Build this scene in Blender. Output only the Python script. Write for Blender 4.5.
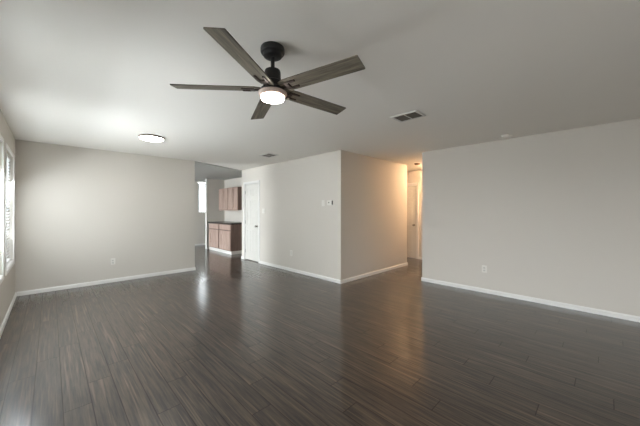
import bpy, bmesh, math, random
from mathutils import Vector, Matrix

for o in list(bpy.data.objects):
    bpy.data.objects.remove(o)
scene = bpy.context.scene
COL = scene.collection
PI = math.pi
H = 2.44                      # ceiling height
random.seed(4)

# ---------------------------------------------------------------- camera
YAW = 0.7726
cam_d = bpy.data.cameras.new('camera')
cam_d.sensor_width = 36.0
cam_d.lens = 276.64 / 640 * 36.0
cam_d.shift_y = -2.8 / 640
cam_d.clip_start = 0.02
cam = bpy.data.objects.new('camera', cam_d)
cam.location = (0, 0, 1.3393)
cam.rotation_euler = (PI / 2, 0, -YAW)
COL.objects.link(cam)
scene.camera = cam

# ---------------------------------------------------------------- world, daylight, exposure
scene.view_settings.view_transform = 'Standard'
scene.view_settings.look = 'None'
scene.view_settings.gamma = 1.0
scene.view_settings.use_curve_mapping = False
scene.view_settings.exposure = 0.15

SKY = 13.0
world = bpy.data.worlds.new('sky')
scene.world = world
world.use_nodes = True
wt = world.node_tree
bg = wt.nodes['Background']
# overcast sky above the horizon, paler ground light below it
w_tc = wt.nodes.new('ShaderNodeTexCoord')
w_sp = wt.nodes.new('ShaderNodeSeparateXYZ')
w_rp = wt.nodes.new('ShaderNodeValToRGB')
w_mr = wt.nodes.new('ShaderNodeMapRange')
w_mr.inputs['From Min'].default_value = -0.06
w_mr.inputs['From Max'].default_value = 0.06
w_rp.color_ramp.elements[0].color = (0.24, 0.25, 0.25, 1)
w_rp.color_ramp.elements[1].color = (0.90, 0.96, 1.0, 1)
wt.links.new(w_tc.outputs['Generated'], w_sp.inputs[0])
wt.links.new(w_sp.outputs['Z'], w_mr.inputs['Value'])
wt.links.new(w_mr.outputs[0], w_rp.inputs['Fac'])
wt.links.new(w_rp.outputs['Color'], bg.inputs['Color'])
bg.inputs['Strength'].default_value = SKY


def daylight(name, loc, rot, sx, sy, watts, color):
    l = bpy.data.lights.new(name, 'AREA')
    l.shape = 'RECTANGLE'
    l.size, l.size_y = sx, sy
    l.energy = watts
    l.color = color
    o = bpy.data.objects.new(name, l)
    o.location = loc
    o.rotation_euler = rot
    COL.objects.link(o)
    return o


COOL = (0.86, 0.945, 1.0)
WIN_UP = 34
# daylight just outside each window opening, aimed into the room
def face_px(up):              # aims along +X, raised by `up` degrees (light thrown up from the bright ground)
    return (0, -PI / 2 - math.radians(up), 0)


for _y, _w in ((5.50, 12), (4.22, 35), (2.60, 19)):  # the last pair shines through the added window
    daylight('daylight_window', (-0.66, _y, 1.30), face_px(WIN_UP), 1.5, 0.98, _w, COOL)       # bright ground
    daylight('daylight_window', (-0.70, _y, 1.45), face_px(-45), 1.5, 0.98, _w * 3.0, COOL)    # sky
daylight('daylight_portal', (-0.56, 0.05, 1.08), face_px(0), 2.04, 2.1, 1, COOL).data.cycles.is_portal = True  # daylight through the added glass door
daylight('daylight_window', (-0.66, 8.40, 1.25), face_px(0), 1.7, 1.8, 190, COOL)
daylight('daylight_window', (4.48, 11.0, 1.80), (-PI / 2, 0, 0), 1.6, 2.0, 9, COOL)


# ---------------------------------------------------------------- materials
def new_mat(name):
    m = bpy.data.materials.new(name)
    m.use_nodes = True
    return m, m.node_tree, m.node_tree.nodes['Principled BSDF']


def srgb(r, g, b):
    f = lambda v: (v / 255 / 12.92) if v / 255 <= 0.04045 else ((v / 255 + 0.055) / 1.055) ** 2.4
    return (f(r), f(g), f(b), 1)


def N(t, kind, **kw):
    n = t.nodes.new(kind)
    for k, v in kw.items():
        setattr(n, k, v)
    return n


def math_node(t, op, a, b=None, c=None):
    n = N(t, 'ShaderNodeMath', operation=op)
    for i, v in enumerate((a, b, c)):
        if v is None:
            continue
        if isinstance(v, (int, float)):
            n.inputs[i].default_value = v
        else:
            t.links.new(v, n.inputs[i])
    return n.outputs[0]


def plain(name, col, rough=0.5, metal=0.0, spec=0.5, bump=0.0, scale=300.0, mottling=0.0):
    m, t, p = new_mat(name)
    p.inputs['Base Color'].default_value = col
    p.inputs['Roughness'].default_value = rough
    p.inputs['Metallic'].default_value = metal
    p.inputs['Specular IOR Level'].default_value = spec
    tc = N(t, 'ShaderNodeTexCoord')
    if mottling:
        nz = N(t, 'ShaderNodeTexNoise')
        nz.inputs['Scale'].default_value = scale * 0.2
        nz.inputs['Detail'].default_value = 4
        t.links.new(tc.outputs['Object'], nz.inputs['Vector'])
        mr = N(t, 'ShaderNodeMapRange')
        mr.inputs['To Min'].default_value = 1 - mottling
        mr.inputs['To Max'].default_value = 1 + mottling
        t.links.new(nz.outputs['Fac'], mr.inputs['Value'])
        mx = N(t, 'ShaderNodeVectorMath', operation='SCALE')
        mx.inputs[0].default_value = col[:3]
        t.links.new(mr.outputs[0], mx.inputs['Scale'])
        t.links.new(mx.outputs[0], p.inputs['Base Color'])
    if bump:
        nz = N(t, 'ShaderNodeTexNoise')
        nz.inputs['Scale'].default_value = scale
        nz.inputs['Detail'].default_value = 3
        t.links.new(tc.outputs['Object'], nz.inputs['Vector'])
        b = N(t, 'ShaderNodeBump')
        b.inputs['Strength'].default_value = bump
        b.inputs['Distance'].default_value = 0.002
        t.links.new(nz.outputs['Fac'], b.inputs['Height'])
        t.links.new(b.outputs[0], p.inputs['Normal'])
    return m


def emitter(name, col, strength):
    m, t, p = new_mat(name)
    p.inputs['Base Color'].default_value = (0.9, 0.9, 0.9, 1)
    p.inputs['Emission Color'].default_value = col
    p.inputs['Emission Strength'].default_value = strength
    return m


def wood(name, dark, light, axis=0, rough=0.5, scale=14.0, stretch=0.06):
    """streaky grain running along one object axis"""
    m, t, p = new_mat(name)
    tc = N(t, 'ShaderNodeTexCoord')
    mp = N(t, 'ShaderNodeMapping')
    s = [1, 1, 1]
    s[axis] = stretch
    mp.inputs['Scale'].default_value = s
    t.links.new(tc.outputs['Object'], mp.inputs['Vector'])
    nz = N(t, 'ShaderNodeTexNoise')
    nz.inputs['Scale'].default_value = scale * 4
    nz.inputs['Detail'].default_value = 6
    nz.inputs['Roughness'].default_value = 0.65
    t.links.new(mp.outputs[0], nz.inputs['Vector'])
    r = N(t, 'ShaderNodeValToRGB')
    r.color_ramp.elements[0].position = 0.35
    r.color_ramp.elements[1].position = 0.68
    r.color_ramp.elements[0].color = dark
    r.color_ramp.elements[1].color = light
    t.links.new(nz.outputs['Fac'], r.inputs['Fac'])
    t.links.new(r.outputs[0], p.inputs['Base Color'])
    p.inputs['Roughness'].default_value = rough
    return m


def plank_floor():
    """dark hand-scraped planks 0.147 m wide running along Y"""
    m, t, p = new_mat('dark_plank_floor')
    W, L = 0.147, 1.22
    tc = N(t, 'ShaderNodeTexCoord')
    sp = N(t, 'ShaderNodeSeparateXYZ')
    t.links.new(tc.outputs['Object'], sp.inputs[0])
    xr = math_node(t, 'DIVIDE', math_node(t, 'SUBTRACT', sp.outputs['X'], 0.061), W)
    row = math_node(t, 'FLOOR', xr)
    fx = math_node(t, 'SUBTRACT', xr, row)
    wn = N(t, 'ShaderNodeTexWhiteNoise', noise_dimensions='1D')
    t.links.new(row, wn.inputs['W'])
    # staggered joints, the same stagger every few rows plus a random part
    stag = math_node(t, 'ADD', math_node(t, 'MULTIPLY', row, -0.216), math_node(t, 'MULTIPLY', wn.outputs['Value'], 0.06))
    yr = math_node(t, 'ADD', math_node(t, 'DIVIDE', math_node(t, 'SUBTRACT', sp.outputs['Y'], 2.53), L), stag)
    colm = math_node(t, 'FLOOR', yr)
    fy = math_node(t, 'SUBTRACT', yr, colm)
    cmb = N(t, 'ShaderNodeCombineXYZ')
    t.links.new(row, cmb.inputs[0])
    t.links.new(colm, cmb.inputs[1])
    wn2 = N(t, 'ShaderNodeTexWhiteNoise', noise_dimensions='2D')
    t.links.new(cmb.outputs[0], wn2.inputs['Vector'])
    # distance to the plank edge in metres
    ex = math_node(t, 'MULTIPLY', math_node(t, 'MINIMUM', fx, math_node(t, 'SUBTRACT', 1.0, fx)), W)
    ey = math_node(t, 'MULTIPLY', math_node(t, 'MINIMUM', fy, math_node(t, 'SUBTRACT', 1.0, fy)), L)
    e = math_node(t, 'MINIMUM', ex, ey)
    groove = N(t, 'ShaderNodeMapRange', clamp=True)
    groove.inputs['From Min'].default_value = 0.0008
    groove.inputs['From Max'].default_value = 0.0042
    groove.inputs['To Min'].default_value = 0.35
    t.links.new(e, groove.inputs['Value'])
    # grain, offset per plank
    vm = N(t, 'ShaderNodeVectorMath', operation='MULTIPLY_ADD')
    t.links.new(wn2.outputs['Color'], vm.inputs[0])
    vm.inputs[1].default_value = (7, 7, 7)
    t.links.new(tc.outputs['Object'], vm.inputs[2])
    mp = N(t, 'ShaderNodeMapping')
    mp.inputs['Scale'].default_value = (1, 0.05, 1)
    t.links.new(vm.outputs[0], mp.inputs['Vector'])
    nz = N(t, 'ShaderNodeTexNoise')
    nz.inputs['Scale'].default_value = 60
    nz.inputs['Detail'].default_value = 5
    nz.inputs['Roughness'].default_value = 0.6
    t.links.new(mp.outputs[0], nz.inputs['Vector'])
    # fine long pale lines left by the scraping, over broader cloudy streaks
    mp2 = N(t, 'ShaderNodeMapping')
    mp2.inputs['Scale'].default_value = (1, 0.022, 1)
    t.links.new(vm.outputs[0], mp2.inputs['Vector'])
    nz2 = N(t, 'ShaderNodeTexNoise')
    nz2.inputs['Scale'].default_value = 55
    nz2.inputs['Detail'].default_value = 2
    t.links.new(mp2.outputs[0], nz2.inputs['Vector'])
    line = N(t, 'ShaderNodeMapRange', clamp=True)
    line.inputs['From Min'].default_value = 0.58
    line.inputs['From Max'].default_value = 0.70
    t.links.new(nz2.outputs['Fac'], line.inputs['Value'])
    ramp = N(t, 'ShaderNodeValToRGB')
    ramp.color_ramp.elements[0].position = 0.36
    ramp.color_ramp.elements[1].position = 0.95
    ramp.color_ramp.elements[0].color = FLOOR_DARK
    ramp.color_ramp.elements[1].color = FLOOR_LIGHT
    t.links.new(math_node(t, 'ADD', nz.outputs['Fac'], math_node(t, 'MULTIPLY', line.outputs[0], 0.28)), ramp.inputs['Fac'])
    tone = N(t, 'ShaderNodeMapRange')
    tone.inputs['To Min'].default_value = 0.92
    tone.inputs['To Max'].default_value = 1.08
    t.links.new(wn2.outputs['Value'], tone.inputs['Value'])
    sc = N(t, 'ShaderNodeVectorMath', operation='SCALE')
    t.links.new(ramp.outputs[0], sc.inputs[0])
    t.links.new(tone.outputs[0], sc.inputs['Scale'])
    mix = N(t, 'ShaderNodeMix', data_type='RGBA')
    mix.inputs['A'].default_value = srgb(18, 14, 12)
    t.links.new(groove.outputs[0], mix.inputs['Factor'])
    t.links.new(sc.outputs[0], mix.inputs['B'])
    t.links.new(mix.outputs['Result'], p.inputs['Base Color'])
    rr = N(t, 'ShaderNodeMapRange')
    rr.inputs['To Min'].default_value = FLOOR_ROUGH - 0.05
    rr.inputs['To Max'].default_value = FLOOR_ROUGH + 0.07
    t.links.new(nz.outputs['Fac'], rr.inputs['Value'])
    t.links.new(rr.outputs[0], p.inputs['Roughness'])
    p.inputs['Specular IOR Level'].default_value = FLOOR_SPEC
    t.links.new(math_node(t, 'MULTIPLY', groove.outputs[0], 1.0), p.inputs['Coat Weight'])
    t.links.new(math_node(t, 'MULTIPLY', groove.outputs[0], FLOOR_SPEC), p.inputs['Specular IOR Level'])
    p.inputs['Coat Roughness'].default_value = 0.17
    hsum = math_node(t, 'ADD', math_node(t, 'MULTIPLY', groove.outputs[0], 1.0),
                     math_node(t, 'ADD', math_node(t, 'MULTIPLY', nz.outputs['Fac'], 0.4), math_node(t, 'MULTIPLY', nz2.outputs['Fac'], 0.8)))
    b = N(t, 'ShaderNodeBump')
    b.inputs['Strength'].default_value = 0.35
    b.inputs['Distance'].default_value = 0.0015
    t.links.new(hsum, b.inputs['Height'])
    t.links.new(b.outputs[0], p.inputs['Normal'])
    return m


def pane_glass():
    m = bpy.data.materials.new('window_glass')
    m.use_nodes = True
    t = m.node_tree
    t.nodes.remove(t.nodes['Principled BSDF'])
    out = t.nodes['Material Output']
    tr = N(t, 'ShaderNodeBsdfTransparent')
    gl = N(t, 'ShaderNodeBsdfGlossy')
    gl.inputs['Roughness'].default_value = 0.02
    fr = N(t, 'ShaderNodeFresnel')
    mx = N(t, 'ShaderNodeMixShader')
    t.links.new(fr.outputs[0], mx.inputs[0])
    t.links.new(tr.outputs[0], mx.inputs[1])
    t.links.new(gl.outputs[0], mx.inputs[2])
    t.links.new(mx.outputs[0], out.inputs['Surface'])
    return m


def blind_vinyl():
    m, t, p = new_mat('blind_vinyl')
    p.inputs['Base Color'].default_value = (0.86, 0.86, 0.85, 1)
    p.inputs['Roughness'].default_value = 0.4
    out = t.nodes['Material Output']
    tl = N(t, 'ShaderNodeBsdfTranslucent')
    tl.inputs['Color'].default_value = (0.85, 0.87, 0.88, 1)
    mx = N(t, 'ShaderNodeMixShader')
    mx.inputs[0].default_value = 0.55
    t.links.new(p.outputs[0], mx.inputs[1])
    t.links.new(tl.outputs[0], mx.inputs[2])
    t.links.new(mx.outputs[0], out.inputs['Surface'])
    return m


FLOOR_DARK = srgb(29, 22, 17)
FLOOR_LIGHT = srgb(92, 76, 62)
FLOOR_ROUGH = 0.5
FLOOR_SPEC = 0.32
M = {
    'wall': plain('greige_wall_paint', srgb(203, 196, 186), 0.75, spec=0.25, bump=0.06, scale=120),
    'ceiling': plain('ceiling_paint', srgb(233, 228, 220), 0.9, spec=0.15, bump=0.12, scale=90),
    'kceiling_shade': plain('kitchen_ceiling_shaded', srgb(176, 174, 168), 0.9, spec=0.15, bump=0.12, scale=90),  # kitchen's shade put into a greyer ceiling colour
    'floor': plank_floor(),
    'trim': plain('white_trim_paint', srgb(224, 221, 216), 0.35, spec=0.5, bump=0.02, scale=60),
    'door': plain('white_door_paint', srgb(210, 206, 198), 0.4, bump=0.02, scale=60),
    'vinyl': plain('white_window_vinyl', srgb(240, 240, 238), 0.35, bump=0.01),
    'blind': blind_vinyl(),
    'glass': pane_glass(),
    'plate': plain('white_switch_plastic', srgb(217, 212, 203), 0.3, bump=0.01),
    'slot': plain('dark_slot_plastic', srgb(78, 75, 70), 0.5, bump=0.01),
    'socket': plain('socket_plastic', srgb(205, 200, 192), 0.35, bump=0.01),
    'nickel': plain('satin_nickel', srgb(150, 145, 138), 0.3, metal=1.0, bump=0.01),
    'black': plain('matte_black_metal', srgb(22, 21, 22), 0.45, spec=0.5, bump=0.03),
    'bronze': plain('dark_bronze_metal', srgb(58, 48, 42), 0.4, metal=0.4, bump=0.02),
    'housing': plain('taupe_glow_housing', srgb(190, 168, 156), 0.5, metal=0.0, bump=0.02),  # warm lamp glow put into the housing colour
    'blade': wood('weathered_oak_blade', srgb(78, 72, 62), srgb(140, 131, 114), axis=0, rough=0.55, scale=16),
    'lens': emitter('fan_lens_glow', (1.0, 0.90, 0.83, 1), 34.0),
    'diffuser': emitter('ceiling_light_glow', (1.0, 0.93, 0.86, 1), 27.0),
    'halldome': emitter('hall_dome_glow', (1.0, 0.66, 0.38, 1), 260.0),
    'ring': plain('brown_bronze_ring', srgb(96, 82, 70), 0.4, metal=0.3, bump=0.02),
    'ventframe': plain('vent_frame_paint', srgb(206, 202, 196), 0.5, bump=0.02),
    'ventslat': plain('vent_slat_shaded', srgb(92, 86, 76), 0.6, bump=0.02),  # shade on the white louvers put into their colour
    'ventshade': plain('vent_duct_shade', srgb(36, 33, 29), 0.8, bump=0.02),  # darkness inside the vent, painted on a plate with no hole behind
    'detector': plain('detector_plastic', srgb(228, 222, 212), 0.45, bump=0.01),
    'halldetector': plain('tan_detector_plastic', srgb(150, 118, 90), 0.5, bump=0.01),
    'cabinet': wood('brown_stained_cabinet_lit', srgb(152, 126, 114), srgb(190, 166, 152), axis=2, rough=0.4, scale=9),  # lighter copy of the wood, light on the fronts put into the colour
    'cabinet_shaded': wood('brown_cabinet_side_shaded', srgb(100, 79, 70), srgb(128, 103, 92), axis=2, rough=0.45, scale=9),  # darker copy of the wood, shade on the sides put into the colour
    'counter': plain('dark_speckled_countertop', srgb(52, 48, 45), 0.25, mottling=0.3, scale=500, bump=0.02),
}


# ---------------------------------------------------------------- mesh helpers
class MB:
    def __init__(self):
        self.bm = bmesh.new()

    def box(self, a, b, bevel=0.0, rot=None, pivot=(0, 0, 0)):
        v = []
        for z in (a[2], b[2]):
            for x, y in ((a[0], a[1]), (b[0], a[1]), (b[0], b[1]), (a[0], b[1])):
                c = Vector((x, y, z))
                v.append(self.bm.verts.new(c))
        f = [(0, 3, 2, 1), (4, 5, 6, 7), (0, 1, 5, 4), (1, 2, 6, 5), (2, 3, 7, 6), (3, 0, 4, 7)]
        fs = [self.bm.faces.new([v[i] for i in q]) for q in f]
        nv = v
        if bevel:
            es = list({e for q in fs for e in q.edges})
            r = bmesh.ops.bevel(self.bm, geom=es, offset=bevel, segments=2, affect='EDGES', profile=0.5)
            nv = list({w for q in r['faces'] for w in q.verts} | {w for w in v if w.is_valid})
        if rot is not None:
            pv = Vector(pivot)
            for w in nv:
                w.co = pv + rot @ (w.co - pv)
        return self

    def prism(self, pts, z0, z1):
        lo = [self.bm.verts.new((x, y, z0)) for x, y in pts]
        hi = [self.bm.verts.new((x, y, z1)) for x, y in pts]
        n = len(pts)
        self.bm.faces.new(lo[::-1])
        self.bm.faces.new(hi)
        for i in range(n):
            self.bm.faces.new([lo[i], lo[(i + 1) % n], hi[(i + 1) % n], hi[i]])
        return self

    def lathe(self, prof, center=(0, 0, 0), seg=48, axis='Z'):
        """profile of (radius, height) turned about an axis; radius 0 closes an end"""
        rings = []
        def place(r, h, a):
            x, y = r * math.cos(a), r * math.sin(a)
            p = {'Z': (x, y, h), 'X': (h, x, y), 'Y': (y, h, x)}[axis]
            return Vector(p) + Vector(center)
        for r, h in prof:
            if r < 1e-6:
                rings.append([self.bm.verts.new(place(0, h, 0))])
            else:
                rings.append([self.bm.verts.new(place(r, h, 2 * PI * i / seg)) for i in range(seg)])
        for A, B in zip(rings, rings[1:]):
            for i in range(seg):
                j = (i + 1) % seg
                if len(A) == 1 and len(B) == 1:
                    continue
                if len(A) == 1:
                    self.bm.faces.new([A[0], B[j], B[i]])
                elif len(B) == 1:
                    self.bm.faces.new([A[i], A[j], B[0]])
                else:
                    self.bm.faces.new([A[i], A[j], B[j], B[i]])
        return self

    def build(self, name, mat, parent=None, smooth=False, loc=None, rot=None):
        bmesh.ops.recalc_face_normals(self.bm, faces=self.bm.faces)
        me = bpy.data.meshes.new(name)
        self.bm.to_mesh(me)
        self.bm.free()
        me.materials.append(M[mat])
        o = bpy.data.objects.new(name, me)
        COL.objects.link(o)
        if parent:
            o.parent = parent
        if loc:
            o.location = loc
        if rot:
            o.rotation_euler = rot
        if smooth:
            for f in me.polygons:
                f.use_smooth = True
            try:
                me.set_sharp_from_angle(angle=math.radians(35))
            except Exception:
                pass
        return o


def tag(o, label, cat, group=None, kind=None):
    o['label'] = label
    o['category'] = cat
    if group:
        o['group'] = group
    if kind:
        o['kind'] = kind
    return o


def thing(name, loc, rotz, label, cat, group=None, kind=None):
    o = bpy.data.objects.new(name, None)
    o.empty_display_size = 0.05
    o.location = loc
    o.rotation_euler = (0, 0, rotz)
    COL.objects.link(o)
    return tag(o, label, cat, group, kind)


def copy_tree(src, parent=None):
    c = src.copy()
    COL.objects.link(c)
    if parent:
        c.parent = parent
    for ch in list(src.children):
        copy_tree(ch, c)
    return c


def struct(o, label, cat):
    return tag(o, label, cat, kind='structure')


def wall_y(name, x0, x1, y0, y1, holes, label, z1=H, mat='wall'):
    """wall running along Y between x0 and x1, holes = (ya, yb, za, zb)"""
    m = MB()
    ys = sorted({y0, y1, *[h[0] for h in holes], *[h[1] for h in holes]})
    zs = sorted({0, z1, *[h[2] for h in holes], *[h[3] for h in holes]})
    for i in range(len(ys) - 1):
        for k in range(len(zs) - 1):
            yc, zc = (ys[i] + ys[i + 1]) / 2, (zs[k] + zs[k + 1]) / 2
            if any(h[0] < yc < h[1] and h[2] < zc < h[3] for h in holes):
                continue
            m.box((x0, ys[i], zs[k]), (x1, ys[i + 1], zs[k + 1]))
    bmesh.ops.remove_doubles(m.bm, verts=m.bm.verts, dist=1e-5)
    seen = {}
    for f in list(m.bm.faces):        # drop the faces shared inside the wall
        key = frozenset(v.index for v in f.verts)
    m.bm.verts.index_update()
    for f in list(m.bm.faces):
        seen.setdefault(frozenset(v.index for v in f.verts), []).append(f)
    dead = [f for fs in seen.values() if len(fs) > 1 for f in fs]
    bmesh.ops.delete(m.bm, geom=dead, context='FACES')
    return struct(m.build(name, mat), label, 'wall')


def wall_x(name, x0, x1, y0, y1, holes, label, z1=H, mat='wall'):
    o = wall_y(name, y0, y1, x0, x1, holes, label, z1, mat)
    me = o.data
    for v in me.vertices:
        v.co = Vector((v.co.y, v.co.x, v.co.z))
    me.flip_normals()
    return o


# ---------------------------------------------------------------- room shell
XL, XD, XR, XF = -0.389, 3.793, 5.054, 7.235      # left wall, closet-door wall, right wall, hall end
YB, YC, YR, YS = 6.3865, 3.349, 2.405, -1.50       # back wall, hall face, right wall end, wall behind
YK, YN = 9.55, 10.77                               # kitchen wall, nook wall
XE, XA = 6.23, 2.314                               # hall face end, back wall end

struct(MB().box((-0.9, -1.9, -0.1), (7.6, 11.2, 0)).build('floor', 'floor'),
       'dark brown plank floor with satin gloss running through the whole room', 'floor')
struct(MB().box((-0.53, -1.65, H), (7.4, 10.95, H + 0.1)).build('ceiling', 'ceiling'),
       'smooth off white ceiling over the living room', 'ceiling')
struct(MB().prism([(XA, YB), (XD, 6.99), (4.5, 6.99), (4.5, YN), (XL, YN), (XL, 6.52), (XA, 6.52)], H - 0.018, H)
       .build('ceiling_kitchen', 'kceiling_shade'),
       'kitchen ceiling with shade in its greyer colour beyond the end of the back wall', 'ceiling')

wall_y('wall_left', XL - 0.14, XL, -1.65, 10.91, [(5.02, 5.98, 0.60, 2.10), (3.74, 4.70, 0.60, 2.10), (2.12, 3.08, 0.60, 2.10), (-1.00, 1.10, 0.06, 2.10), (7.5, 9.3, 0.35, 2.10)],
       'greige left wall holding the windows with white blinds')
wall_x('wall_back', XL, XA, YB, YB + 0.13, [], 'greige back wall with one low outlet, ending at the kitchen opening')
wall_y('wall_closet', XD, XD + 0.1, YC, 6.99, [(6.125, 6.825, 0, 2.04)],
       'light greige wall with the narrow white door and the thermostat')
wall_x('wall_hall', XD + 0.1, XE, YC, YC + 0.1, [], 'shaded taupe wall lit orange where the hallway starts')
wall_y('wall_hall_corner', XE - 0.1, XE, YC + 0.1, 6.0, [], 'wall turning the corner at the far end of the hallway')
wall_x('wall_closet_end', XD + 0.1, 4.5, 6.89, 6.99, [], 'end of the closet wall facing the kitchen')
wall_y('wall_right', XR, XR + 0.1, YS, YR, [], 'long bare grey greige right wall with one outlet')
wall_x('wall_hall_south', XR + 0.1, XF, YR - 0.1, YR, [], 'hallway wall behind the end of the right wall')
wall_y('wall_hall_end', XF, XF + 0.1, YR - 0.1, 6.1, [(3.60, 4.36, 0, 2.04)], 'orange lit wall at the hallway end around the white door')
wall_x('wall_hall_far', XE, XF, 6.0, 6.1, [], 'far end of the side passage off the hallway')
wall_x('wall_front', XL, XR + 0.1, YS - 0.14, YS, [], 'plain wall behind the photographer')
wall_y('wall_kitchen_side', 4.5, 4.6, 6.89, YK, [], 'kitchen wall that the brown cabinets are fixed to')
wall_x('wall_kitchen', 3.868, 5.6, YK, YK + 0.1, [], 'grey kitchen wall at the far end of the cabinets')
wall_x('wall_nook', XL, 5.6, YN, YN + 0.14, [(4.03, 4.93, 1.24, 2.415)], 'far nook wall below and around the bright kitchen window')
wall_y('wall_nook_side', 5.5, 5.6, YK + 0.1, YN, [], 'side wall of the nook behind the kitchen wall')


def baseboard(name, a, b, side, label, h=0.066, t=0.014):
    """white baseboard between plan points a and b, standing off to the given side"""
    a, b = Vector(a), Vector(b)
    d = (b - a).normalized()
    n = Vector((-d.y, d.x)) * side
    m = MB()
    prof = [(0, 0), (t, 0), (t, h - 0.018), (t * 0.55, h - 0.006), (t * 0.4, h), (0, h)]
    A = [m.bm.verts.new((a.x + n.x * q, a.y + n.y * q, z)) for q, z in prof]
    B = [m.bm.verts.new((b.x + n.x * q, b.y + n.y * q, z)) for q, z in prof]
    m.bm.faces.new(A)
    m.bm.faces.new(B[::-1])
    for i in range(len(prof)):
        j = (i + 1) % len(prof)
        m.bm.faces.new([A[i], B[i], B[j], A[j]])
    return struct(m.build(name, 'trim'), label, 'baseboard')


T = 0.014
baseboard('baseboard_left', (XL, YS), (XL, YB), -1, 'white baseboard along the window wall at the left')
baseboard('baseboard_back', (XL + T, YB), (XA + T, YB), -1, 'white baseboard along the back wall with the outlet')
baseboard('baseboard_back_end', (XA, YB), (XA, YB + 0.13), -1, 'short white baseboard around the back wall end')
baseboard('baseboard_closet', (XD, YC), (XD, 6.065), 1, 'white baseboard below the thermostat wall')
baseboard('baseboard_closet_end', (XD, 6.885), (XD, 6.99 + T), 1, 'short white baseboard left of the narrow door')
baseboard('baseboard_hall', (XD - T, YC), (XE + T, YC), -1, 'white baseboard along the shaded hallway wall')
baseboard('baseboard_hall_corner', (XE, YC), (XE, 6.0), -1, 'white baseboard round the hallway corner')
baseboard('baseboard_right', (XR, YS), (XR, YR + T), 1, 'long white baseboard along the right wall')
baseboard('baseboard_hall_south', (XR, YR), (XF, YR), 1, 'white baseboard on the hidden hallway side')
baseboard('baseboard_hall_end', (XF, YR + T), (XF, 3.54), 1, 'white baseboard right of the hallway end door')
baseboard('baseboard_kitchen', (3.868, YK), (3.898, YK), -1, 'short white baseboard left of the kitchen cabinets')
baseboard('baseboard_kitchen_end', (3.868, YK - T), (3.868, YK + 0.1), 1, 'white baseboard on the kitchen wall end')
baseboard('baseboard_nook', (XL, YN), (5.5, YN), -1, 'white baseboard below the kitchen nook window')
baseboard('baseboard_kitchen_side', (4.5, 6.99), (4.5, 7.79), 1, 'white baseboard in the gap beside the base cabinets')
# white corner trim on the end of the kitchen wall
struct(MB().box((3.852, YK - 0.008, 0), (3.868, YK + 0.108, H - 0.018), 0.003).build('trim_1', 'trim'),
       'white vertical trim on the free end of the kitchen wall', 'trim')


def casing_y(name, x, sgn, ya, yb, ztop, label, w=0.058, t=0.014):
    """door casing on a wall face x, standing off in sgn X direction"""
    m = MB()
    xa, xb = sorted((x, x + sgn * t))
    m.box((xa, ya - w, 0), (xb, ya, ztop + w), 0.003)
    m.box((xa, yb, 0), (xb, yb + w, ztop + w), 0.003)
    m.box((xa, ya, ztop), (xb, yb, ztop + w), 0.003)
    # jamb lining inside the opening
    ja, jb = sorted((x, x - sgn * 0.1))
    m.box((ja, ya, 0), (jb, ya + 0.012, ztop))
    m.box((ja, yb - 0.012, 0), (jb, yb, ztop))
    m.box((ja, ya + 0.012, ztop - 0.012), (jb, yb - 0.012, ztop))
    return struct(m.build(name, 'trim'), label, 'trim')


def panel_door(name, x, ya, yb, z0, z1, knob_y, label):
    """six panel door in a wall facing -X, slab face at x"""
    r = thing(name, (x, (ya + yb) / 2, z0), 0, label, 'door', kind='structure')
    w, h = yb - ya, z1 - z0
    m = MB()
    m.box((0.006, -w / 2, 0), (0.036, w / 2, h))
    st, mid = 0.105 * w / 0.7, 0.10 * w / 0.7
    rails = [(0, 0.20), (0.80, 0.93), (1.60, 1.70), (h - 0.11, h)]
    m.box((0, -w / 2, 0), (0.0065, -w / 2 + st, h), 0.002)
    m.box((0, w / 2 - st, 0), (0.0065, w / 2, h), 0.002)
    m.box((0, -mid / 2, 0), (0.0065, mid / 2, h), 0.002)
    for a, b in rails:
        for ca, cb in ((-w / 2 + st, -mid / 2), (mid / 2, w / 2 - st)):
            m.box((0, ca, a), (0.0065, cb, b), 0.002)
    for (_, a), (b, _) in zip(rails, rails[1:]):
        for ca, cb in ((-w / 2 + st, -mid / 2), (mid / 2, w / 2 - st)):
            g = 0.028
            m.box((0.002, ca + g, a + g), (0.007, cb - g, b - g), 0.002)
    m.build('door_slab', 'door', r)
    k = MB()
    kz, ky = 0.925 - z0, knob_y - (ya + yb) / 2
    k.lathe([(0, 0), (0.030, 0), (0.030, -0.006), (0.012, -0.010), (0.011, -0.030), (0.024, -0.038), (0.028, -0.050),
             (0.024, -0.062), (0, -0.066)], (0, ky, kz), 24, 'X')
    kb = k.build('door_knob', 'nickel', r, True)
    kb['label'] = 'dull nickel round door knob'
    side = 1 if knob_y < (ya + yb) / 2 else -1
    for hz in (0.22, 1.0, 1.80):
        hm = MB()
        hm.lathe([(0, 0), (0.006, 0), (0.006, 0.09), (0, 0.09)], (-0.004, side * (w / 2 - 0.002), hz - 0.045), 10)
        hm.build('hinge', 'nickel', r, True)
    return r


casing_y('trim_2', XD, -1, 6.125, 6.825, 2.04, 'white casing around the narrow closet door')
panel_door('door_1', XD + 0.012, 6.139, 6.811, 0.018, 2.024, 6.215, 'narrow white six panel door beside the kitchen opening')
casing_y('trim_3', XF, -1, 3.60, 4.36, 2.04, 'warm lit white casing around the hallway end door')
panel_door('door_2', XF + 0.03, 3.614, 4.346, 0.002, 2.024, 3.69, 'white six panel door at the end of the hallway')


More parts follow.
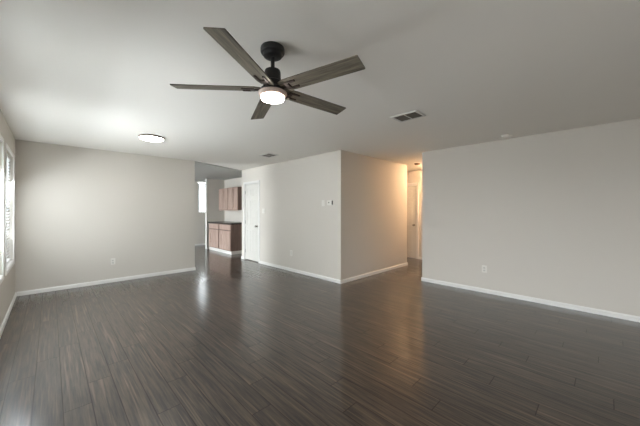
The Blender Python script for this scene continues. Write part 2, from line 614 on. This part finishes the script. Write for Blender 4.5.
# ---------------------------------------------------------------- windows and blinds
def window_y(name, ya, yb, za, zb, label):
    """window unit in the left wall opening, facing +X"""
    r = thing(name, (XL, (ya + yb) / 2, za), 0, label, 'window', kind='structure')
    w, h = yb - ya, zb - za
    m = MB()
    x0, x1, f = -0.13, -0.085, 0.045
    m.box((x0, -w / 2, 0), (x1, -w / 2 + f, h), 0.003)
    m.box((x0, w / 2 - f, 0), (x1, w / 2, h), 0.003)
    m.box((x0, -w / 2 + f, 0), (x1, w / 2 - f, f), 0.003)
    m.box((x0, -w / 2 + f, h - f), (x1, w / 2 - f, h), 0.003)
    m.box((x0, -w / 2 + f, h / 2 - 0.02), (x1, w / 2 - f, h / 2 + 0.02), 0.003)
    m.build('window_frame', 'vinyl', r)
    MB().box((-0.11, -w / 2 + f, f), (-0.106, w / 2 - f, h - f)).build('pane', 'glass', r)
    MB().box((-0.08, -w / 2 + 0.001, 0.0), (0.008, w / 2 - 0.001, 0.014), 0.003).build('window_sill', 'trim', r)
    return r


def blind(loc, w, h, label, rz=0, vertical=False):
    """venetian blind hanging in an opening; local +X faces the room, z=0 is the top"""
    r = thing('window_blind', loc, rz, label, 'blind', 'white blinds at the windows')
    MB().box((-0.025, -w / 2, -0.05), (0.025, w / 2, 0), 0.004).build('headrail', 'vinyl', r)
    m = MB()
    if vertical:
        n = int(w / 0.075)
        for i in range(n):
            y = -w / 2 + (i + 0.5) * w / n
            R = Matrix.Rotation(math.radians(28), 3, 'Z')
            m.box((-0.001, y - 0.043, -h), (0.001, y + 0.043, -0.05), rot=R, pivot=(0, y, 0))
    else:
        n = int((h - 0.08) / 0.043)
        for i in range(n):
            z = -0.075 - i * 0.043
            R = Matrix.Rotation(math.radians(-48), 3, 'Y')
            m.box((-0.025, -w / 2, z - 0.0012), (0.025, w / 2, z + 0.0012), rot=R, pivot=(0, 0, z))
        MB().box((-0.024, -w / 2, -h), (0.024, w / 2, -h + 0.018), 0.004).build('bottom_rail', 'vinyl', r)
        c = MB()
        for y in (-w * 0.36, w * 0.36):
            c.box((0.026, y - 0.002, -h + 0.018), (0.028, y + 0.002, -0.04))
        c.build('ladder_cord', 'vinyl', r)
    m.build('slats', 'blind', r)
    return r


window_y('window_1', 5.02, 5.98, 0.60, 2.10, 'bright window in the left wall nearest the room corner')
window_y('window_2', 3.74, 4.70, 0.60, 2.10, 'window at the extreme left edge of the picture')
blind((XL - 0.045, 5.50, 2.10), 0.94, 1.47, 'white horizontal slat blind in the window nearest the left corner')
blind((XL - 0.045, 4.22, 2.10), 0.94, 1.47, 'white horizontal slat blind cut by the left picture edge')
window_y('window_added_6', -1.00, 1.10, 0.06, 2.10, 'tall glass door added for daylight in the left wall outside the picture')  # unseen, added to bring daylight onto the right wall and floor
w5 = window_y('window_added_5', 2.12, 3.08, 0.60, 2.10, 'left wall window added for daylight beyond the picture edge')  # unseen, added to brighten the ceiling and floor
b5 = blind((-0.045, 0, 1.50), 0.94, 1.47, '')      # a part of that unseen window
b5.parent = w5
for k in ('label', 'category', 'group'):
    del b5[k]
window_y('window_3', 7.5, 9.3, 0.35, 2.10, 'dining window hidden behind the back wall')
def window_casing(name, ya, yb, za, zb, label, w=0.045, t=0.014):
    m = MB()
    m.box((XL, ya - w, za - w), (XL + t, ya, zb + w), 0.003)
    m.box((XL, yb, za - w), (XL + t, yb + w, zb + w), 0.003)
    m.box((XL, ya, zb), (XL + t, yb, zb + w), 0.003)
    m.box((XL, ya, za - w), (XL + t, yb, za), 0.003)
    return struct(m.build(name, 'trim'), label, 'trim')


window_casing('trim_4', 5.02, 5.98, 0.60, 2.10, 'white casing around the window nearest the left corner')
window_casing('trim_5', 3.74, 4.70, 0.60, 2.10, 'white casing of the window at the left picture edge')
# kitchen nook window, facing -Y
w4 = thing('window_4', (4.48, YN, 1.24), 0, 'bright high window in the kitchen nook seen past the back wall', 'window', kind='structure')
m = MB()
for a, b in (((-0.45, 0.08, 0), (-0.41, 0.12, 1.14)), ((0.41, 0.08, 0), (0.45, 0.12, 1.14)),
             ((-0.41, 0.08, 0), (0.41, 0.12, 0.04)), ((-0.41, 0.08, 1.10), (0.41, 0.12, 1.14))):
    m.box(a, b, 0.003)
m.build('window_frame', 'vinyl', w4)
MB().box((-0.41, 0.098, 0.04), (0.41, 0.102, 1.10)).build('pane', 'glass', w4)
MB().box((-0.449, -0.03, 0), (0.449, 0.079, 0.02), 0.004).build('window_sill', 'trim', w4)
blind((4.48, YN + 0.04, 2.378), 0.88, 1.10, 'white vertical strip blind in the distant kitchen nook window', -PI / 2, True)
# ---------------------------------------------------------------- ceiling fan
fan = thing('ceiling_fan', (1.0813, 1.5697, H), 0,
            'five blade ceiling fan with black mount, grey wood blades and lit round lamp', 'ceiling fan')
MB().lathe([(0, 0), (0.078, 0), (0.081, -0.006), (0.081, -0.030), (0.077, -0.038), (0.066, -0.042), (0.062, -0.058), (0.050, -0.066),
            (0.024, -0.068), (0, -0.068)]).build('canopy', 'black', fan, True)
MB().lathe([(0, -0.06), (0.0135, -0.06), (0.0135, -0.138), (0.022, -0.141), (0.022, -0.155), (0, -0.155)], seg=24) \
    .build('downrod', 'black', fan, True)
MB().lathe([(0, -0.145), (0.034, -0.145), (0.050, -0.153), (0.054, -0.167), (0.056, -0.225), (0.064, -0.232), (0.064, -0.268),
            (0.080, -0.280), (0.080, -0.302), (0, -0.302)]).build('motor_housing', 'black', fan, True)
lh = MB().lathe([(0, -0.300), (0.088, -0.300), (0.097, -0.306), (0.097, -0.314), (0.088, -0.327), (0.078, -0.332), (0, -0.332)]) \
    .build('light_housing', 'housing', fan, True)
lh['label'] = 'taupe ring around the lamp, warm glow put into its colour'
MB().lathe([(0, -0.330), (0.077, -0.330), (0.078, -0.342), (0.074, -0.350), (0.062, -0.355), (0.035, -0.357), (0, -0.358)]) \
    .build('lamp_lens', 'lens', fan, True)
BZ = 2.1595 - H
proto = None
for k in range(5):
    a = 3.694 + k * 2 * PI / 5
    if proto is None:
        b = MB()
        # tapered plank with slightly rounded corners
        pts = [(0.078, -0.042), (0.118, -0.0565), (0.648, -0.0573), (0.651, -0.054), (0.651, 0.054), (0.648, 0.0573), (0.118, 0.0565), (0.078, 0.042)]
        b.prism(pts, -0.003, 0.004)
        proto = b.build('fan_blade', 'blade', fan)
        br = MB()
        br.box((0.060, -0.013, -0.012), (0.150, 0.013, -0.003), 0.002)
        br.box((0.120, -0.034, -0.010), (0.150, 0.034, -0.003), 0.002)
        br.box((0.148, -0.036, -0.011), (0.205, -0.020, -0.003), 0.002)
        br.box((0.148, 0.020, -0.011), (0.205, 0.036, -0.003), 0.002)
        bo = br.build('blade_bracket', 'bronze', proto)
        bl = proto
    else:
        bl = copy_tree(proto, fan)
    bl.location = (0, 0, BZ)
    bl.rotation_euler = (-0.205, 0, a)

# ---------------------------------------------------------------- ceiling fixtures
cl = thing('ceiling_light', (1.09, 4.74, H), 0, 'round flush ceiling light glowing white near the back wall', 'ceiling light')
MB().lathe([(0, 0), (0.160, 0), (0.168, -0.005), (0.170, -0.014), (0.168, -0.024), (0.159, -0.026), (0.157, -0.020), (0, -0.020)]) \
    .build('frame_ring', 'ring', cl, True)
MB().lathe([(0, -0.020), (0.157, -0.020), (0.155, -0.032), (0.13, -0.042), (0.07, -0.047), (0, -0.048)]).build('diffuser', 'diffuser', cl, True)

hl = thing('ceiling_light', (6.70, 2.85, H), 0, 'warm dome light on the hallway ceiling behind the right wall end', 'ceiling light')
MB().lathe([(0, 0), (0.13, 0), (0.135, -0.010), (0.13, -0.022), (0, -0.022)]).build('base_plate', 'nickel', hl, True)
MB().lathe([(0, -0.022), (0.12, -0.022), (0.122, -0.045), (0.10, -0.075), (0.06, -0.092), (0, -0.098)]).build('dome', 'halldome', hl, True)


def ceiling_vent(loc, label):
    r = thing('ceiling_vent', loc, 0, label, 'vent', 'metal air vents in the ceiling')
    X, Y, f = 0.123, 0.162, 0.026
    m = MB()
    m.box((-X, -Y, -0.012), (-X + f, Y, 0), 0.003)
    m.box((X - f, -Y, -0.012), (X, Y, 0), 0.003)
    m.box((-X + f, -Y, -0.012), (X - f, -Y + f, 0), 0.003)
    m.box((-X + f, Y - f, -0.012), (X - f, Y, 0), 0.003)
    m.build('vent_frame', 'ventframe', r)
    MB().box((-X + f, -Y + f, -0.002), (X - f, Y - f, 0)).build('duct_shade', 'ventshade', r)  # dark plate standing for the shade behind the louvers
    MB().box((-X + f, -0.005, -0.011), (X - f, 0.005, -0.002)).build('divider_bar', 'ventframe', r)
    s = MB()
    for i in range(9):
        x = -X + f + (i + 0.5) * (2 * (X - f)) / 9
        R = Matrix.Rotation(math.radians(40), 3, 'Y')
        for ya, yb in ((-Y + f, -0.005), (0.005, Y - f)):
            s.box((x - 0.007, ya, -0.0065), (x + 0.007, yb, -0.0055), rot=R, pivot=(x, 0, -0.006))
    s.build('louvers', 'ventslat', r)
    return r


v0 = ceiling_vent((2.995, 1.598, H), 'rectangular ceiling vent with a centre bar, between the fan and the right wall')
v1 = copy_tree(v0)
v1.location = (3.12, 4.66, H)
v1['label'] = 'ceiling vent farthest from the fan, above the thermostat wall near the kitchen opening'


def smoke_detector(loc, label, mat):
    r = thing('smoke_detector', loc, 0, label, 'smoke detector', 'smoke detectors on the ceiling')
    MB().lathe([(0, 0), (0.068, 0), (0.068, -0.010), (0, -0.010)], seg=32).build('base_plate', mat, r, True)
    MB().lathe([(0, -0.010), (0.060, -0.010), (0.058, -0.024), (0.046, -0.034), (0.020, -0.037), (0, -0.037)], seg=32) \
        .build('detector_cover', mat, r, True)
    return r


smoke_detector((4.80, 1.0, H), 'small white smoke detector on the ceiling beside the right wall', 'detector')
smoke_detector((6.19, 3.07, H), 'small tan smoke detector on the hallway ceiling', 'halldetector')


# ---------------------------------------------------------------- wall plates (local -Y faces the room)
def outlet(loc, rz, label):
    r = thing('wall_outlet', loc, rz, label, 'outlet', 'white power outlets low on the walls')
    MB().box((-0.036, -0.007, -0.058), (0.036, 0, 0.058), 0.003).build('cover_plate', 'plate', r)
    for s in (-1, 1):
        m = MB()
        m.box((-0.017, -0.010, s * 0.021 - 0.015), (0.017, -0.007, s * 0.021 + 0.015), 0.001)
        so = m.build('socket', 'socket', r)
        k = MB()
        for x in (-0.007, 0.007):
            k.box((x - 0.0015, -0.0106, s * 0.021 - 0.004), (x + 0.0015, -0.0098, s * 0.021 + 0.007))
        k.box((-0.003, -0.0106, s * 0.021 - 0.011), (0.003, -0.0098, s * 0.021 - 0.006))
        k.build('slot', 'slot', so)
    return r


o0 = outlet((0.833, YB, 0.383), 0, 'white power outlet low on the back wall')
for loc, rz, lab in (((XD, 4.79, 0.40), -PI / 2, 'white power outlet low on the thermostat wall'),
                     ((XR, 1.355, 0.383), -PI / 2, 'white power outlet low on the right wall')):
    c = copy_tree(o0)
    c.location = loc
    c.rotation_euler = (0, 0, rz)
    c['label'] = lab

sw = thing('light_switch', (XD, 5.90, 1.32), -PI / 2, 'white double light switch just right of the narrow door', 'light switch')
MB().box((-0.058, -0.007, -0.058), (0.058, 0, 0.058), 0.003).build('cover_plate', 'plate', sw)
for s in (-1, 1):
    R = Matrix.Rotation(math.radians(12), 3, 'X')
    MB().box((s * 0.024 - 0.015, -0.011, -0.032), (s * 0.024 + 0.015, -0.006, 0.032), 0.001).build('rocker', 'plate', sw)

th = thing('thermostat', (XD, 3.61, 1.48), -PI / 2, 'white wall thermostat with dark display near the corner', 'thermostat')
MB().box((-0.064, -0.026, -0.046), (0.064, 0, 0.046), 0.005).build('thermostat_body', 'plate', th)
MB().box((-0.030, -0.0275, -0.008), (-0.004, -0.0255, 0.014)).build('display', 'slot', th)
MB().box((0.056, -0.0275, -0.036), (0.0655, -0.004, 0.036), 0.002).build('edge_shadow', 'slot', th)  # dark strip standing for the shadow on the body's edge
bp = MB().box((-0.038, -0.007, -0.058), (0.038, 0, 0.058), 0.003).build('blank_plate', 'plate', loc=(XD, 3.80, 1.475), rot=(0, 0, -PI / 2))
tag(bp, 'plain white cover plate left of the thermostat', 'wall plate')


# ---------------------------------------------------------------- kitchen cabinets (local -Y faces the room, x along the run)
def shaker(m, x0, x1, z0, z1, y=0.0, t=0.018, f=0.055):
    m.box((x0, y - t, z0), (x0 + f, y, z1), 0.002)
    m.box((x1 - f, y - t, z0), (x1, y, z1), 0.002)
    m.box((x0 + f, y - t, z0), (x1 - f, y, z0 + f), 0.002)
    m.box((x0 + f, y - t, z1 - f), (x1 - f, y, z1), 0.002)
    m.box((x0 + f, y - t * 0.45, z0 + f), (x1 - f, y, z1 - f))


def base_cabinet(loc, w, label):
    r = thing('base_cabinet', loc, -PI / 2, label, 'cabinet', 'brown base cabinets under the dark countertop')
    d = 0.60
    MB().box((-w / 2, 0, 0.10), (w / 2, d, 0.905)).build('cabinet_body', 'cabinet_shaded', r)
    tk = MB().box((-w / 2, 0.012, 0), (w / 2, d, 0.10)).build('toe_kick', 'trim', r)
    tk['label'] = 'white toe board'
    m = MB()
    m.box((-w / 2 + 0.03, -0.020, 0.735), (w / 2 - 0.03, 0, 0.885), 0.004)
    dr = m.build('drawer', 'cabinet', r)
    m = MB()
    shaker(m, -w / 2 + 0.03, w / 2 - 0.03, 0.125, 0.70, t=0.022, f=0.12)
    m.build('door', 'cabinet', r)
    return r


def wall_cabinet(loc, w, label):
    r = thing('wall_cabinet', loc, -PI / 2, label, 'cabinet', 'brown wall cabinets in the kitchen')
    d, h = 0.325, 0.72
    MB().box((-w / 2, 0, 0), (w / 2, d, h)).build('cabinet_body', 'cabinet_shaded', r)
    for s in (-1, 1):
        m = MB()
        a, b = sorted((s * 0.006, s * (w / 2 - 0.012)))
        shaker(m, a, b, 0.012, h - 0.012, f=0.05)
        m.build('door', 'cabinet', r)
    MB().box((-w / 2, -0.004, -0.02), (w / 2, 0.02, 0)).build('light_rail', 'cabinet', r)
    return r


# rotated by -90 degrees: local -Y looks along -X
base_cabinet((3.88, 8.20, 0), 0.80, 'brown base cabinet with its side panel showing, nearest the narrow door')
base_cabinet((3.88, 9.005, 0), 0.80, 'brown base cabinet farther from the narrow door, toward the kitchen window')
ct = MB().box((3.845, 7.775, 0.907), (4.498, 9.43, 0.947), 0.006).build('countertop', 'counter')
tag(ct, 'dark speckled countertop on the brown base cabinets', 'countertop')
wall_cabinet((4.173, 8.26, 1.35), 0.67, 'brown wall cabinet above the countertop, nearest the narrow door')
wall_cabinet((4.173, 8.935, 1.35), 0.67, 'brown wall cabinet above the countertop, farther from the narrow door')
